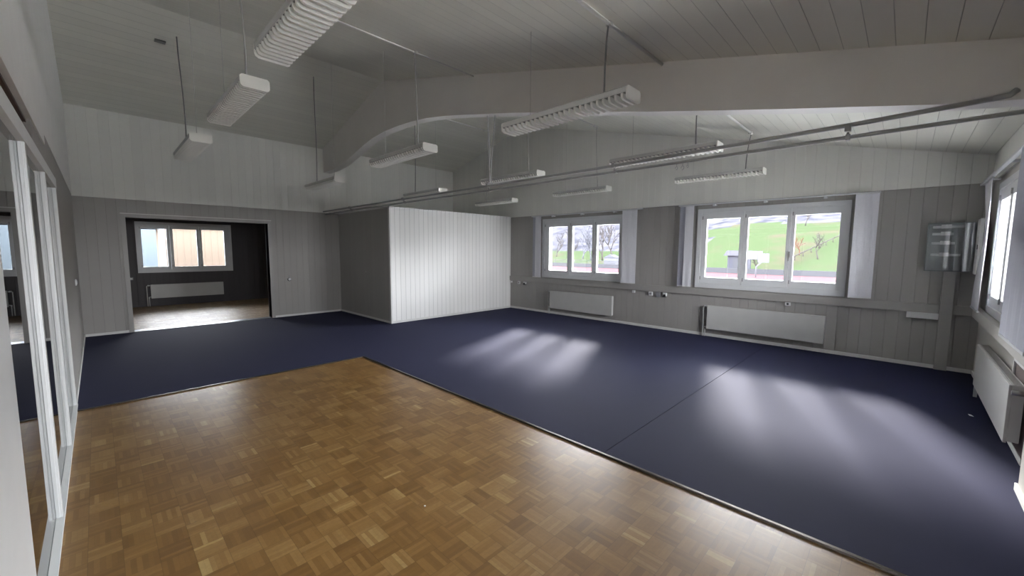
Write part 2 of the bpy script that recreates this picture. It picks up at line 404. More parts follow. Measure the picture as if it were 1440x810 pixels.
# local x runs towards -Y for the right wall (outward = +X): angle -90 deg
def pan(y_top, ps): return [(y_top-a, y_top-b) for a, b in ps]
make_window('window_1', (XW, 6.90, 0), -math.pi/2, 2.36, .95, 2.465, pan(6.90, [(6.68, 6.09), (5.945, 5.372), (5.24, 4.655)]), 1.142, 2.255, 1)
make_window('window_2', (XW, 2.96, 0), -math.pi/2, 2.30, .95, 2.465, pan(2.96, [(2.79, 2.21), (2.08, 1.49), (1.375, .782)]), 1.158, 2.27, 1)
# near wall: local x towards -X (outward = -Y): angle 180 deg
make_window('window_3', (7.47, YN, 0), math.pi, 2.30, .95, 2.465, [(.17, .75), (.88, 1.46), (1.58, 2.13)], 1.15, 2.26, 1, .30)
make_window('window_4_added', (1.63, YN, 0), math.pi, 1.73, .95, 2.465, [(.17, .80), (.93, 1.56)], 1.15, 2.26, 0, .30)  # added out of view to brighten the near end of the room
# back room: local x towards +X (outward = +Y): angle 0
make_window('window_5', (.77, 15.3, 0), 0, 2.22, .955, 2.385, [(.12, .66), (.80, 1.35), (1.47, 2.03)], 1.12, 2.205, 1, .30)

# ------------------------------------------------------------------ back room
RB = 10.95
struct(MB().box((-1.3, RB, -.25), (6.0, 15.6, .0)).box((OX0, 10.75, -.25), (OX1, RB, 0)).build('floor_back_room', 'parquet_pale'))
wall_grid((-1.3, 6.0), (0, 2.7), [(.84, 2.93, 1.0, 2.34)], lambda u, z, t: (u, t, z), 15.3, 15.6, 'wall_back_room_far', ['shaded_gray_x', 'reveal'])
struct(MB().box((-1.5, RB, -.2), (-1.3, 15.6, 2.7)).build('wall_back_room_left', 'shaded_gray_y'))
struct(MB().box((6.0, RB, -.2), (6.2, 15.6, 2.7)).build('wall_back_room_right', 'shaded_gray_y'))
struct(MB().box((-1.5, 10.95, 2.7), (6.2, 15.6, 2.9)).build('ceiling_back_room', 'shaded_gray_x'))
struct(MB().box((-1.3, 15.285, 0), (6.0, 15.3, .05)).build('baseboard_back_room', 'shaded_gray_x'))

# corridor behind the glazed partition
struct(MB().box((-3.6, -1.0, -.25), (-.36, 10.75, 0)).build('floor_corridor', 'parquet'))
struct(MB().box((-3.6, -1.0, 2.6), (-.6, 10.75, 2.7)).build('ceiling_corridor', 'white_plain'))
struct(MB().box((-3.8, -1.0, -.2), (-3.6, 10.95, 2.7)).build('wall_corridor_far', 'gray_y'))
struct(MB().box((-3.6, 10.75, 0), (-.6, 10.95, 2.6)).build('wall_corridor_end', 'gray_x'))
struct(MB().box((-3.8, -1.2, -.2), (-.6, -1.0, 2.7)).build('wall_corridor_near', 'gray_x'))

# ------------------------------------------------------------------ glazed partition along the left
pt = empty('glazed_partition', (-.28, 2.9, 0))
tag(pt, 'white framed glazed partition with slim posts along the left side of the room', 'partition')
def loc(mb):  # shift world coordinates to the empty
    for v in mb.bm.verts: v.co -= Vector((-.28, 2.9, 0))
    return mb
PY = [3.56, 4.84, 6.06]
loc(MB().box((-.325, YN, 0.0005), (-.278, 6.12, .022)).box((-.270, YN, .0005), (-.236, 6.12, .022)).box((-.278, YN, .0005), (-.270, 6.12, .010))).build('sill_track', 'frame_paint', pt)
loc(MB().box((-.325, YN, 2.235), (-.277, 6.13, 2.33)).box((-.271, YN, 2.235), (-.240, 6.13, 2.33)).box((-.277, YN, 2.265), (-.271, 6.13, 2.33))).build('head_rail', 'frame_paint', pt)
for y in PY:
    loc(MB().box((-.302, y, .022), (-.277, y+.055, 2.235), bevel=.002).box((-.271, y, .022), (-.243, y+.055, 2.235), bevel=.002).box((-.277, y+.006, .022), (-.271, y+.05, 2.235)).box((-.292, y-.006, .022), (-.287, y, 2.235)).box((-.259, y-.006, .022), (-.254, y, 2.235))).build('post', 'frame_paint', pt)
ed = [2.54]+PY
for a, b in zip(ed, ed[1:]):
    loc(MB().box((-.2765, a+(.055 if a > 3 else 0), .0105), (-.2715, b, 2.264))).build('glass_pane', 'glass2', pt)
loc(MB().box((-.31, YN+.01, .0225), (-.262, 2.54, 2.2345), bevel=.003)).build('solid_panel', 'frame_paint', pt)

# ------------------------------------------------------------------ pendant lamps
LW, LL, LH = .22, 1.42, .10
def lamp_proto():
    root = empty('pendant_lamp')
    # housing: origin at the middle of the underside; long axis = y
    w, l, h = LW/2, LL/2, LH
    prof = [(-w+.003, .050), (w-.003, .050), (w, .053), (w, h-.012), (w-.014, h), (-w+.014, h), (-w, h-.012), (-w, .053)]
    MB().prism(prof, 1, -l+.012, l-.012).build('housing', 'lamp_house', root)
    e = [(-w, .024), (-w+.006, .010), (-w+.022, 0), (w-.022, 0), (w-.006, .010), (w, .024), (w, h-.014), (w-.016, h+.002), (-w+.016, h+.002), (-w, h-.014)]
    for s in (-1, 1):
        MB().prism(e, 1, s*l, s*(l-.014)).build('end_cap', 'lamp_end', root)
    MB().box((-w+.006, -l+.014, .0462), (w-.006, l-.014, .0498)).build('gap_shade_sheet', 'wire', root)  # dark sheet added to put shade into the gaps between blades
    lv = MB(); n = 24; pitch = (LL-.05)/n
    q = [(-w+.001, .046), (-w+.001, .026), (-w+.010, .008), (-w+.030, .001), (w-.030, .001), (w-.010, .008), (w-.001, .026), (w-.001, .046)]
    for i in range(n):
        y = -l+.014+pitch*(i+.62)
        lv.prism(q, 1, y-.0095, y+.0095)
    lv.build('louver', 'lamp', root)
    return root
LAMPS = {  # x of the left side, y of the near end, z of the underside
 'A': (.80, 1.74, 2.90), 'B': (.91, 4.03, 2.99), 'C': (.84, 6.10, 2.905),
 'D': (2.99, 1.66, 2.855), 'E': (2.90, 4.38, 2.88), 'F': (2.90, 7.06, 2.80),
 'G': (5.07, 1.65, 2.83), 'H': (5.24, 4.54, 2.905), 'I': (5.11, 7.15, 2.86),
 'J': (7.45, 1.72, 2.895), 'K': (7.45, 4.55, 2.905), 'L': (7.30, 7.13, 2.855)}
LLAB = {
 'A': 'largest-looking white louvred pendant lamp, cut off by the top edge above the parquet',
 'B': 'white louvred pendant lamp just beyond the large one at the top left',
 'C': 'small white pendant lamp farthest left, hanging before the upper back wall on a dark cord',
 'D': 'long white louvred pendant lamp in front of the beam, curved blades plainly seen from below',
 'E': 'white louvred pendant lamp in front of the curve of the beam on a pale cord',
 'F': 'white pendant lamp hanging just beneath the foot of the curved beam',
 'G': 'long white louvred pendant lamp beyond the beam, crossing the pipes above the right window',
 'H': 'white louvred pendant lamp beyond the beam beside the V-shaped pipe hanger',
 'I': 'white pendant lamp hanging above the pipes at the left of the white boarded box',
 'J': 'white pendant lamp with jagged blades nearest the right-hand window',
 'K': 'thin white pendant lamp above the gap between the two windows',
 'L': 'thin white pendant lamp hanging above the white boarded box near the wall corner'}
proto = lamp_proto(); first = True
def cable(root, name, x, y, z, top, mat, r=.006, wob=.0):
    """cable hanging from top to (x,y,z); built in the lamp's own coordinates"""
    o = root.location; a = Vector((x, y, z))-o; b = Vector(top)-o
    n = 10; pts = []
    for i in range(n+1):
        t = i/n; p = a.lerp(b, t); p.x += wob*math.sin(t*math.pi*1.5)*.6; p.y += wob*math.sin(t*math.pi)
        pts.append(p)
    MB().tube(pts, r, 8).build(name, mat, root)
CY1, CY2, CY3 = 1.92, 4.87, 8.2     # conduits on the ceiling, running along x
for k, (x, y, z) in LAMPS.items():
    L = proto if first else copy_tree(proto)
    first = False
    L.location = (x+LW/2, y+LL/2, z)
    tag(L, LLAB[k], 'pendant lamp', 'louvred pendant lamps')
tops = {'A': None, 'B': (1.02, 4.34), 'C': (1.055, 8.12), 'D': (3.13, CY1), 'E': (3.13, CY2), 'F': (3.02, 8.1), 'G': (5.2, CY1), 'H': (5.36, CY2),
        'I': (5.2, 8.12), 'J': (7.5, CY1), 'K': (7.55, CY2), 'L': (7.42, 8.15)}
roots = {}
for o in [o for o in bpy.data.objects if o.type == 'EMPTY' and o.name.startswith('pendant_lamp')]:
    for k, (x, y, z) in LAMPS.items():
        if abs(o.location.x-(x+LW/2)) < 1e-4 and abs(o.location.y-(y+LL/2)) < 1e-4: roots[k] = o
for k, (x, y, z) in LAMPS.items():
    r = roots[k]; cx = x+LW/2
    dark = k in 'CDFGIJ'
    tp = tops[k] or (cx, y+.3)
    ya = {'F': y+LL-.35, 'C': y+LL-.35, 'I': y+LL-.35, 'L': y+LL-.35}.get(k, y+.28)
    cable(r, 'power_cable', cx, ya, z+LH, (tp[0], tp[1], roof(tp[1])), 'wire' if dark else 'wire_pale', .008, .02)
    yb = y+.25 if k in 'FCIL' else y+LL-.3
    cable(r, 'suspension_wire', cx, yb, z+LH, (cx, yb, roof(yb)), 'wire_pale', .0025)

# ceiling conduits
def thing_mb(name, mb, mat, label, cat, group=None):
    o = mb.build(name, mat); tag(o, label, cat, group); return o
for (y, x0, x1, lab) in ((CY1, XL, BX0, 'pale conduit on the near ceiling slope that feeds the long louvred lamp before the beam'),
                         (CY2, XL, BX0, 'thin pale conduit on the ceiling feeding the lamp before the curve of the beam'),
                         (CY1, BX1, 7.5, 'pale conduit on the ceiling beyond the beam, ending above the window'),
                         (CY2, BX1, 7.55, 'pale conduit beyond the beam, in the middle of the roof slope'),
                         (8.18, BX1, 7.42, 'pale conduit beyond the beam on the far side of the ridge')):
    zz = roof(y)-.024; r = .016 if y != CY2 else .009
    rt = empty('ceiling_conduit', (x0, y, zz)); tag(rt, lab, 'conduit', 'conduits on the ceiling')
    MB().tube([(0.001, 0, 0), (x1-x0, 0, 0)], r, 10).build('tube', 'conduit', rt)
    xs = {CY1: (3.13,) if x0 < 0 else (5.2, 7.4), CY2: (3.13,) if x0 < 0 else (5.36, 7.45)}.get(y, (5.2, 7.3))
    for xx in xs:
        MB().box((xx-x0-.02, -.024, -.022), (xx-x0+.02, .024, .016), bevel=.004).build('clip', 'conduit', rt)
# little ceiling rose for lamp C
thing_mb('ceiling_junction_box', MB().box((.80, 8.26, roof(8.3)-.035), (.93, 8.35, roof(8.3)-.010), bevel=.006), 'wire', 'small dark junction box on the far ceiling slope above the leftmost lamp', 'junction box')

# ------------------------------------------------------------------ twin pipe under the beam
pp = empty('twin_pipe', (4.13, YB, 2.6)); tag(pp, 'pair of gray pipes running under the beam from the near wall to the back wall', 'pipe')
def pl_(mb):
    for v in mb.bm.verts: v.co -= Vector((4.13, YB, 2.6))
    return mb
pl_(MB().tube([(4.105, YB-.02, 2.605), (4.105, 5.3, 2.60), (4.105, 2.4, 2.60), (4.105, .4, 2.625), (4.105, -.34, 2.645)], .017, 12)
    .tube([(4.105, -.33, 2.645), (4.11, -.40, 2.652), (4.118, -.43, 2.68)], .019, 10)).build('upper_pipe', 'pipe', pp)
pl_(MB().tube([(4.15, YB-.02, 2.545), (4.15, 5.0, 2.54), (4.15, .4, 2.545), (4.15, YN+.018, 2.545)], .015, 12)).build('lower_pipe', 'pipe', pp)
for y in (.39, 2.42, 4.52, 6.9, 9.2):
    pl_(MB().box((4.085, y-.02, 2.578), (4.132, y+.02, 2.632), bevel=.006).box((4.13, y-.015, 2.522), (4.17, y+.015, 2.568), bevel=.005).box((4.12, y-.008, 2.56), (4.14, y+.008, 2.585))).build('clamp', 'pipe', pp)
def hooks(y):
    mb = MB()
    for dy, r in ((0, .02), (.06, .016), (-.05, .012)):
        mb.tube([(4.13+r*math.cos(a)*.6, y+dy+r*math.cos(a), 2.50-r+r*math.sin(a)) for a in [i*math.pi/6 for i in range(11)]], .003, 6)
        mb.tube([(4.135, y+dy, 2.525), (4.135, y+dy, 2.498)], .003, 6)
    pl_(mb).build('hook', 'pipe', pp)
hooks(4.56); hooks(1.66)
hg = empty('pipe_hanger', (4.2, 4.5, 2.634)); tag(hg, 'V-shaped pair of thin rods holding the pipes below the beam', 'pipe hanger')
def bz(y):
    for (a, b_) in zip(bot, bot[1:]):
        if a[0] <= y <= b_[0]: return a[1]+(b_[1]-a[1])*(y-a[0])/(b_[0]-a[0])
    return 3.6
ht = (4.2, 4.5, 2.62)
MB().tube([(-.07, 0, .012), (0, .12, bz(4.62)-2.634)], .010, 8).tube([(-.05, .02, .012), (.02, -.02, bz(4.48)-2.634)], .008, 8).tube([(-.05, -.02, .012), (.02, .135, bz(4.63)-2.634)], .007, 8).build('rod', 'pipe', hg)
MB().box((-.12, -.03, .0), (-.03, .03, .014)).build('bracket', 'pipe', hg)

# ------------------------------------------------------------------ radiators
def radiator(origin, ang, w, z0, z1, depth, label, pipes=-1, ribs=False):
    """local: x along the wall, y towards the room is negative; wall at y=0; front at y=-depth"""
    r = empty('radiator', origin, ang); tag(r, label, 'radiator', 'panel radiators')
    MB().box((0, -depth, z0), (w, -depth+.02, z1), bevel=.004).build('front_panel', 'rad', r)
    MB().box((.01, -.045, z0+.01), (w-.01, -.03, z1-.01)).build('rear_panel', 'rad', r)
    g = MB()
    n = int(w/.03)
    for i in range(n): g.box((.01+i*(w-.02)/n, -depth+.022, z1-.012), (.01+i*(w-.02)/n+.016, -.028, z1-.002))
    g.box((.004, -depth+.0205, z1-.02), (w-.004, -depth+.03, z1)).box((.004, -.034, z1-.02), (w-.004, -.026, z1)).build('top_grille', 'rad_grille', r)
    for x in (0, w-.008): MB().box((x, -depth+.021, z0+.015), (x+.008, -.028, z1-.004)).build('side_panel', 'rad', r)
    for x in (w*.18, w*.8): MB().box((x, -.0295, z0+.05), (x+.03, -.019 if not pipes else -.0005, z1-.06)).build('bracket', 'steel', r)
    if pipes:
        x = -.08 if pipes < 0 else w+.08
        s = 1 if pipes < 0 else -1
        MB().tube([(x, -.055, .009), (x, -.055, z1-.04), (x+s*.02, -.055, z1-.025), (x+s*.079, -.055, z1-.025)], .011, 8).build('feed_pipe', 'base', r)
        MB().tube([(x+s*.04, -.055, .009), (x+s*.04, -.055, z0+.03), (x+s*.05, -.055, z0+.04), (x+s*.079, -.055, z0+.04)], .010, 8).build('return_pipe', 'base', r)
        MB().tube([(x+s*.015, -.055, z1-.025), (x+s*.06, -.055, z1-.025)], .019, 12).build('valve', 'plug', r)
        MB().tube([(x+s*.04, -.055, z0-.0), (x+s*.04, -.055, z0+.04)], .015, 10).build('valve', 'plug', r)
    return r
radiator((XW, 6.565, 0), -math.pi/2, 1.815, .16, .62, .10, 'white panel radiator under the smaller-looking window beside the white boarded box')
radiator((XW, 2.68, 0), -math.pi/2, 1.81, .165, .62, .10, 'white panel radiator under the right-hand window of the long wall')
r3 = radiator((6.95, YN, 0), math.pi, 2.0, .15, .62, .11, 'white panel radiator seen end-on at the right edge below the sill', pipes=0)
MB().tube([(2.0, -.06, .57), (2.05, -.06, .57)], .013, 10).tube([(2.04, -.10, .57), (2.04, -.03, .57)], .018, 12).build('valve', 'steel', r3)
MB().box((-.0, -.10, .009), (.025, -.07, .16)).build('foot', 'rad', r3)
radiator((1.0, 15.3, 0), 0, 1.70, .23, .62, .10, 'white panel radiator in the dark room behind the opening')

# ------------------------------------------------------------------ panel curtains and rails
def curtain_rail(y0, y1, label):
    r = empty('curtain_rail', (8.13, y0, 2.545)); tag(r, label, 'curtain rail', 'curtain rails')
    MB().box((-.018, 0, -.010), (.018, y1-y0, .010), bevel=.003).build('rail', 'frame', r)
    for t in (.22, .5, .78):
        yy = (y1-y0)*t
        MB().box((-.012, yy-.018, -.028), (.12, yy+.018, -.011)).box((-.010, yy-.02, -.045), (.012, yy+.02, -.028), bevel=.003).build('rail_bracket', 'frame', r)
curtain_rail(4.06, 7.2, 'thin white curtain rail above the window beside the white boarded box')
curtain_rail(.33, 3.30, 'thin white curtain rail above the right-hand window of the long wall')
def panel(axis, a0, a1, off, z0, z1, label, mat='fabric', skew=0, parentname='panel_curtain'):
    """flat cloth panel; axis 1: lies along y at x=off ; axis 0: along x at y=off. skew leans the far edge into the room"""
    p = empty(parentname, ((off, (a0+a1)/2, z0) if axis else ((a0+a1)/2, off, z0))); tag(p, label, 'curtain', 'panel curtains')
    hw = abs(a1-a0)/2; H = z1-z0
    n = 10; bm = MB()
    def P(u, v, t):
        s = (u/hw)*skew + .004*math.sin(u*40+v*2)
        return (s+t, u, v) if axis else (u, s+t, v)
    for t0, t1 in ((0, .003),):
        vs = [[bm.bm.verts.new(P(-hw+2*hw*i/n, v, t)) for i in range(n+1)] for (v, t) in ((.022, t0), (H-.012, t0), (H-.012, t1), (.022, t1))]
        for i in range(n):
            for k in range(4): 
                bm.bm.faces.new((vs[k][i], vs[k][i+1], vs[(k+1) % 4][i+1], vs[(k+1) % 4][i]))
        bm.bm.faces.new([v[0] for v in vs]); bm.bm.faces.new([v[n] for v in vs][::-1])
    bm.build('cloth', mat, p)
    for nm, v0, v1 in (('bottom_bar', 0, .022), ('carrier', H-.012, H)):
        q = MB()
        A = [P(-hw, 0, 0), P(hw, 0, 0)]
        if axis: q.prism([(A[0][0]-.003, -hw), (A[0][0]+.006, -hw), (A[1][0]+.006, hw), (A[1][0]-.003, hw)], 2, v0, v1)
        else: q.prism([(-hw, A[0][1]-.003), (-hw, A[0][1]+.006), (hw, A[1][1]+.006), (hw, A[1][1]-.003)], 2, v0, v1)
        q.build(nm, 'frame', p)
    return p
CZ0, CZ1 = .945, 2.534
panel(1, 7.02, 7.17, 8.15, CZ0, CZ1, 'narrow outer panel curtain at the left of the window beside the white boarded box', 'fabric_gray')
panel(1, 6.86, 7.06, 8.115, CZ0, CZ1, 'narrow inner white panel curtain at the left of the window beside the white boarded box')
panel(1, 4.19, 4.52, 8.12, CZ0, CZ1, 'wide white panel curtain at the right of the window beside the white boarded box', skew=-.02)
panel(1, 3.12, 3.28, 8.15, CZ0+.01, CZ1, 'narrow outer panel curtain at the left of the right-hand window', 'fabric_gray')
panel(1, 3.00, 3.16, 8.115, CZ0+.01, CZ1, 'narrow inner white panel curtain at the left of the right-hand window')
panel(1, .34, .61, 8.12, CZ0+.01, CZ1, 'wide white panel curtain between the right-hand window and the gray cabinet', skew=-.02)
# near wall rail and its curtains
r = empty('curtain_rail', (4.4, -.655, 2.55)); tag(r, 'long white curtain rail running out of the picture at the right above the near window', 'curtain rail', 'curtain rails')
MB().box((0, -.02, -.012), (3.83, .02, .012), bevel=.003).build('rail', 'frame', r)
for xx in (.4, 1.9, 3.3): MB().box((xx-.02, -.103, -.012), (xx+.02, -.02, .012)).build('rail_bracket', 'frame', r)
p = empty('panel_curtain', (7.6, -.655, CZ0)); tag(p, 'white panel curtain in the corner beside the gray cabinet, pinched in the middle', 'curtain', 'panel curtains')
def cc(z):   # far and near edges of the pinched cloth
    t = z/(CZ1-CZ0)
    far = .40-.60*math.exp(-((t-.60)/.30)**2); near = -.34-.02*math.sin(3*t)
    return far, near
q = MB(); N = 16; rows = []
for i in range(N+1):
    z = .02+(CZ1-CZ0-.04)*i/N; a, b_ = cc(z)
    rows.append([q.bm.verts.new((a+(b_-a)*k/8, .006*math.sin(k*1.6)+dy, z)) for dy in (0, .003) for k in range(9)])
for r0_, r1_ in zip(rows, rows[1:]):
    for k in range(8):
        q.bm.faces.new((r0_[k], r0_[k+1], r1_[k+1], r1_[k])); q.bm.faces.new((r1_[9+k], r1_[10+k], r0_[10+k], r0_[9+k]))
    q.bm.faces.new((r0_[0], r1_[0], r1_[9], r0_[9])); q.bm.faces.new((r0_[8], r0_[17], r1_[17], r1_[8]))
q.build('cloth', 'fabric', p)
for z in (0, CZ1-CZ0-.02):
    a, b_ = cc(z); MB().box((b_, -.008, z), (a, .010, z+.02)).build('bottom_bar' if z == 0 else 'carrier', 'frame', p)
panel(0, 4.42, 5.40, -.625, CZ0, CZ1, 'gray-blue panel curtain cut off by the right edge of the picture', 'fabric_gray')

# ------------------------------------------------------------------ ledge duct, sockets, cabinet
dct = MB().box((8.205, -.38, .80), (8.249, 8.085, .93), bevel=.004).box((8.205, -.74, .80), (8.249, -.512, .93), bevel=.004)
thing_mb('cable_duct', dct, 'duct', 'gray cable duct running the length of the long wall just below the windows', 'cable duct')
thing_mb('vertical_duct', MB().box((8.185, -.51, .009), (8.249, -.385, 1.398), bevel=.004), 'duct', 'gray vertical duct dropping from the wall cabinet to the floor', 'cable duct')
thing_mb('duct_cover', MB().box((8.19, -.383, .715), (8.252, -.06, .7998), bevel=.004), 'base', 'short white duct cover under the gray duct, left of the vertical duct', 'duct cover')
def socket(y, z, w, h, label, mat='plug', cat='socket', inset='plug_gray', plug=False):
    s = empty('wall_socket', (8.249, y, z)); tag(s, label, cat, 'sockets under the duct')
    MB().box((-.035, -w/2, -h/2), (0, w/2, h/2), bevel=.006).build('housing', mat, s)
    if inset: MB().tube([(-.039, 0, 0), (-.033, 0, 0)], min(w, h)*.30, 16).build('insert', inset, s)
    if plug: MB().tube([(-.06, 0, -.02), (-.03, 0, -.02)], .022, 14).box((-.055, -w/2+.006, -h/2-.022), (-.004, w/2-.006, -h/2-.0005), bevel=.006).build('plug', 'dark', s)
socket(8.03, .757, .035, .05, 'tiny white switch under the duct next to the white boarded box', inset=None)
socket(7.74, .752, .085, .08, 'white socket under the duct near the white boarded box, left of one with a plug')
socket(7.52, .755, .09, .06, 'white socket with a dark plug near the white boarded box', inset=None, plug=True)
socket(4.26, .762, .065, .055, 'small white socket by itself below the wide curtain of the first window', inset=None)
socket(3.865, .748, .085, .08, 'white socket with a round gray insert between the two windows')
socket(3.70, .742, .095, .105, 'gray blank box between the two sockets under the duct', 'plug_gray', inset=None)
socket(3.555, .755, .08, .07, 'white socket with a dark plug between the two windows', inset=None, plug=True)
socket(1.40, .765, .08, .06, 'white socket under the middle of the right-hand window', inset='dark')

cb = empty('wall_cabinet', (8.249, -.41, 1.40)); tag(cb, 'dark gray electrical wall cabinet with four rows of pale meters', 'cabinet')
w2 = .22
MB().box((-.17, -w2, 0), (-.0, -w2+.012, .66)).box((-.17, w2-.012, 0), (0, w2, .66)).box((-.17, -w2+.012, .648), (0, w2-.012, .66)).box((-.17, -w2+.012, 0), (0, w2-.012, .012)).box((-.02, -w2+.012, .012), (0, w2-.012, .648)).build('body', 'cab', cb)
MB().box((-.10, -w2+.013, .013), (-.09, w2-.013, .647)).build('backplate', 'cab_in', cb)
for k, (zc, ln) in enumerate(((.605, .30), (.51, .20), (.385, .22), (.225, .28))):
    rw = MB().box((-.135, .17-ln, zc-.016), (-.10, .17, zc+.016), bevel=.003).build('meter_row', 'meter', cb)
    q = MB()
    for j in range(3): q.box((-.15, .045-.0+j*.033-.05, zc-.02), (-.136, .045+j*.033-.020, zc+.032), bevel=.002)
    q.build('breaker', 'plug', rw)
MB().box((-.168, -w2+.0125, .0125), (-.165, w2-.0125, .6475)).build('glass_pane', 'glass', cb)
dr = MB().box((-.46, -w2-.045, -.02), (-.18, -w2-.012, .69), bevel=.003).build('door', 'base', cb)
MB().box((-.44, -w2-.012, .30), (-.40, -w2-.006, .36)).build('lock', 'dark', dr)

# right wall sill band, brown framed niche
thing_mb('sill_duct', MB().box((4.42, YN+.001, .80), (8.20, -.69, .93), bevel=.004), 'beige_lit_gray', 'beige duct forming a sill below the window at the right edge', 'cable duct')
nb = empty('wall_board', (4.75, YN, .40)); tag(nb, 'brown board with a white edge on the near wall behind the end of the radiator', 'wall board')
MB().box((-.36, .001, -.33), (.72, .018, .33)).build('board', 'brown', nb)
MB().box((.72, .001, -.33), (.745, .03, .355)).box((-.36, .001, .33), (.72, .03, .355)).build('edging', 'base', nb)

# switches and hook
s = empty('light_switch', (-.254, 8.9, 1.13)); tag(s, 'white light switch on the gray wall beyond the glazed partition', 'switch')
MB().box((0, -.05, -.045), (.016, .05, .045), bevel=.004).build('plate', 'plug', s); MB().box((.0165, -.03, -.028), (.022, .03, .028), bevel=.002).build('rocker', 'base', s)
s = empty('light_switch', (.62, 15.3, .80)); tag(s, 'small pale switch on the dark far wall of the room behind the opening', 'switch')
MB().box((-.04, -.016, -.035), (.04, 0, .04), bevel=.004).build('plate', 'plug_gray', s); MB().box((-.025, -.022, -.022), (.025, -.0165, .022), bevel=.002).build('rocker', 'plug', s)
s = empty('door_holder', (3.24, YB+.001, .91)); tag(s, 'small round knob with a dark rim on the back wall right of the opening', 'door holder')
MB().tube([(0, 0, 0), (0, -.02, 0)], .04, 20).build('rim', 'dark', s)
MB().tube([(0, -.02, .004), (0, -.05, .008)], .03, 18).build('knob', 'meter', s)
MB().box((-.012, -.014, .055), (.012, 0, .10), bevel=.003).build('catch', 'plug_gray', s)
thing_mb('paper_scrap', MB().prism([(6.07, -.60), (6.12, -.585), (6.13, -.565), (6.08, -.57)], 2, CT+.001, CT+.004), 'paper', 'tiny white paper scrap on the navy carpet near the right radiator', 'paper scrap')
thing_mb('paper_scrap', MB().prism([(1.372, 2.112), (1.383, 2.11), (1.386, 2.122), (1.376, 2.124)], 2, .001, .003), 'paper', 'tiny white crumb on the oak parquet', 'paper scrap')

# ------------------------------------------------------------------ outdoors
def ground_h(x, y):
    t = max(0, min(1, (y-.33*x+6)/14.0))          # 0 towards the right window view, 1 towards the left one
    ha = max(0, x-48)*.20
    hb = max(0, x-50)*.055+max(0, x-66)*.22
    return -.5+ha*(1-t)+hb*t
bm = bmesh.new(); xs = [8.9, 20, 30, 44.5]+[48+i*2.5 for i in range(44)]; ys = [-60+i*4 for i in range(60)]
V = [[bm.verts.new((x, y, ground_h(x, y)-(0 if x > 45 else .02))) for y in ys] for x in xs]
for i in range(len(xs)-1):
    for j in range(len(ys)-1):
        f = bm.faces.new((V[i][j], V[i+1][j], V[i+1][j+1], V[i][j+1])); f.smooth = True
        x = (xs[i]+xs[i+1])/2; y = ys[j]+2
        t = (y-.33*x+6)/14.0
        z = ground_h(x, y)
        if (t < .5 and x > 84+1.5*math.sin(y*.4)-(y-20)*.12) or (t >= .5 and x > 70): f.material_index = 1
bmesh.ops.recalc_face_normals(bm, faces=bm.faces[:])
me = bpy.data.meshes.new('hillside'); bm.to_mesh(me); bm.free(); me.materials.append(M['grass']); me.materials.append(M['woods'])
o = bpy.data.objects.new('hillside', me); COL.objects.link(o); struct(o, 'green meadow hillside rising outside the windows')
struct(MB().box((-60, -60, -.8), (8.9, 90, -.55)).build('ground', 'concrete'))
struct(MB().box((8.9, -30, -.6), (24, 40, -.44)).build('bounce_ground', 'bounce_pale'))  # unseen pale slab added to throw daylight up through the windows
struct(MB().box((-30, -30, -.56), (8.7, -1.1, -.44)).build('bounce_ground_near', 'bounce_pale'))  # the same added bounce slab outside the near wall
struct(MB().box((29, -40, -.6), (43.6, 80, -.47)).build('sports_track', 'track'))
struct(MB().box((43.9, -40, -.6), (44.3, 60, .02)).build('track_wall', 'concrete'))
h = empty('hut', (46.6, 12.4, -.5)); tag(h, 'gray garden hut with a pale roof at the foot of the meadow', 'hut')
MB().box((-.8, -.9, 0), (.8, .9, 1.75)).build('wall', 'hut', h)
MB().prism([(-1.25, 1.75), (1.25, 1.75), (.9, 2.28), (-.9, 2.28)], 0, -1.1, 1.1).build('roof', 'hut_roof', h)
MB().box((-.83, -.35, .0), (-.8, .35, 1.5)).build('door', 'concrete', h)
MB().box((-1.0, -1.2, 0), (-.9, -1.1, 1.75)).build('post', 'hut_roof', h)
b = empty('hoop_backboard', (38, 8.75, -.47)); tag(b, 'white backboard on a single pole at the far side of the red track', 'backboard')
MB().box((0, -.80, 1.25), (.06, .0, 2.0)).build('board', 'board', b)
MB().box((.08, -.3, 1.5), (.14, .85, 2.2)).build('second_board', 'board', b)
MB().tube([(.1, .1, 0), (.1, .1, .9), (.05, -.25, 1.25)], .06, 8).build('pole', 'board', b)
def bare_tree(x, y, hgt, label, mat='bark', seed=0, spread=.9):
    rnd = random.Random(seed); z0 = ground_h(x, y)-.1
    mb = MB()
    def br(p, d, ln, r, lev):
        pts = [p]; q = p.copy(); dd = d.copy()
        for _ in range(3):
            dd = (dd+Vector((rnd.uniform(-.18, .18), rnd.uniform(-.18, .18), rnd.uniform(-.02, .14)))).normalized(); q = q+dd*ln/3; pts.append(q.copy())
        mb.tube(pts, r, 5, r1=r*.6)
        if lev == 0: return
        for k in range(4 if lev > 1 else 5):
            a = rnd.uniform(0, 2*math.pi); nd_ = (dd*.7+Vector((math.cos(a), math.sin(a), rnd.uniform(0, .5)))*spread*.7).normalized()
            br(pts[rnd.choice((1, 2, 3))] if k else pts[-1], nd_, ln*.66, r*.55, lev-1)
    br(Vector((0, 0, 0)), Vector((0, 0, 1)), hgt*.42, hgt*.018+.02, 3)
    o = mb.build('bare_tree', mat); o.location = (x, y, z0); tag(o, label, 'tree', 'bare winter trees outside')
bare_tree(44.75, 10.3, 2.2, 'small bare tree standing right in front of the garden hut', seed=1)
bare_tree(55, 6.9, 3.2, 'slim bare tree on the meadow slope in the rightmost pane', seed=2)
bare_tree(57, 8.9, 2.4, 'low rusty red bare bush at the foot of the slope', 'shrub', seed=3)
bare_tree(80, 12.0, 3.6, 'bare tree on the skyline of the meadow in the right-hand window', seed=4)
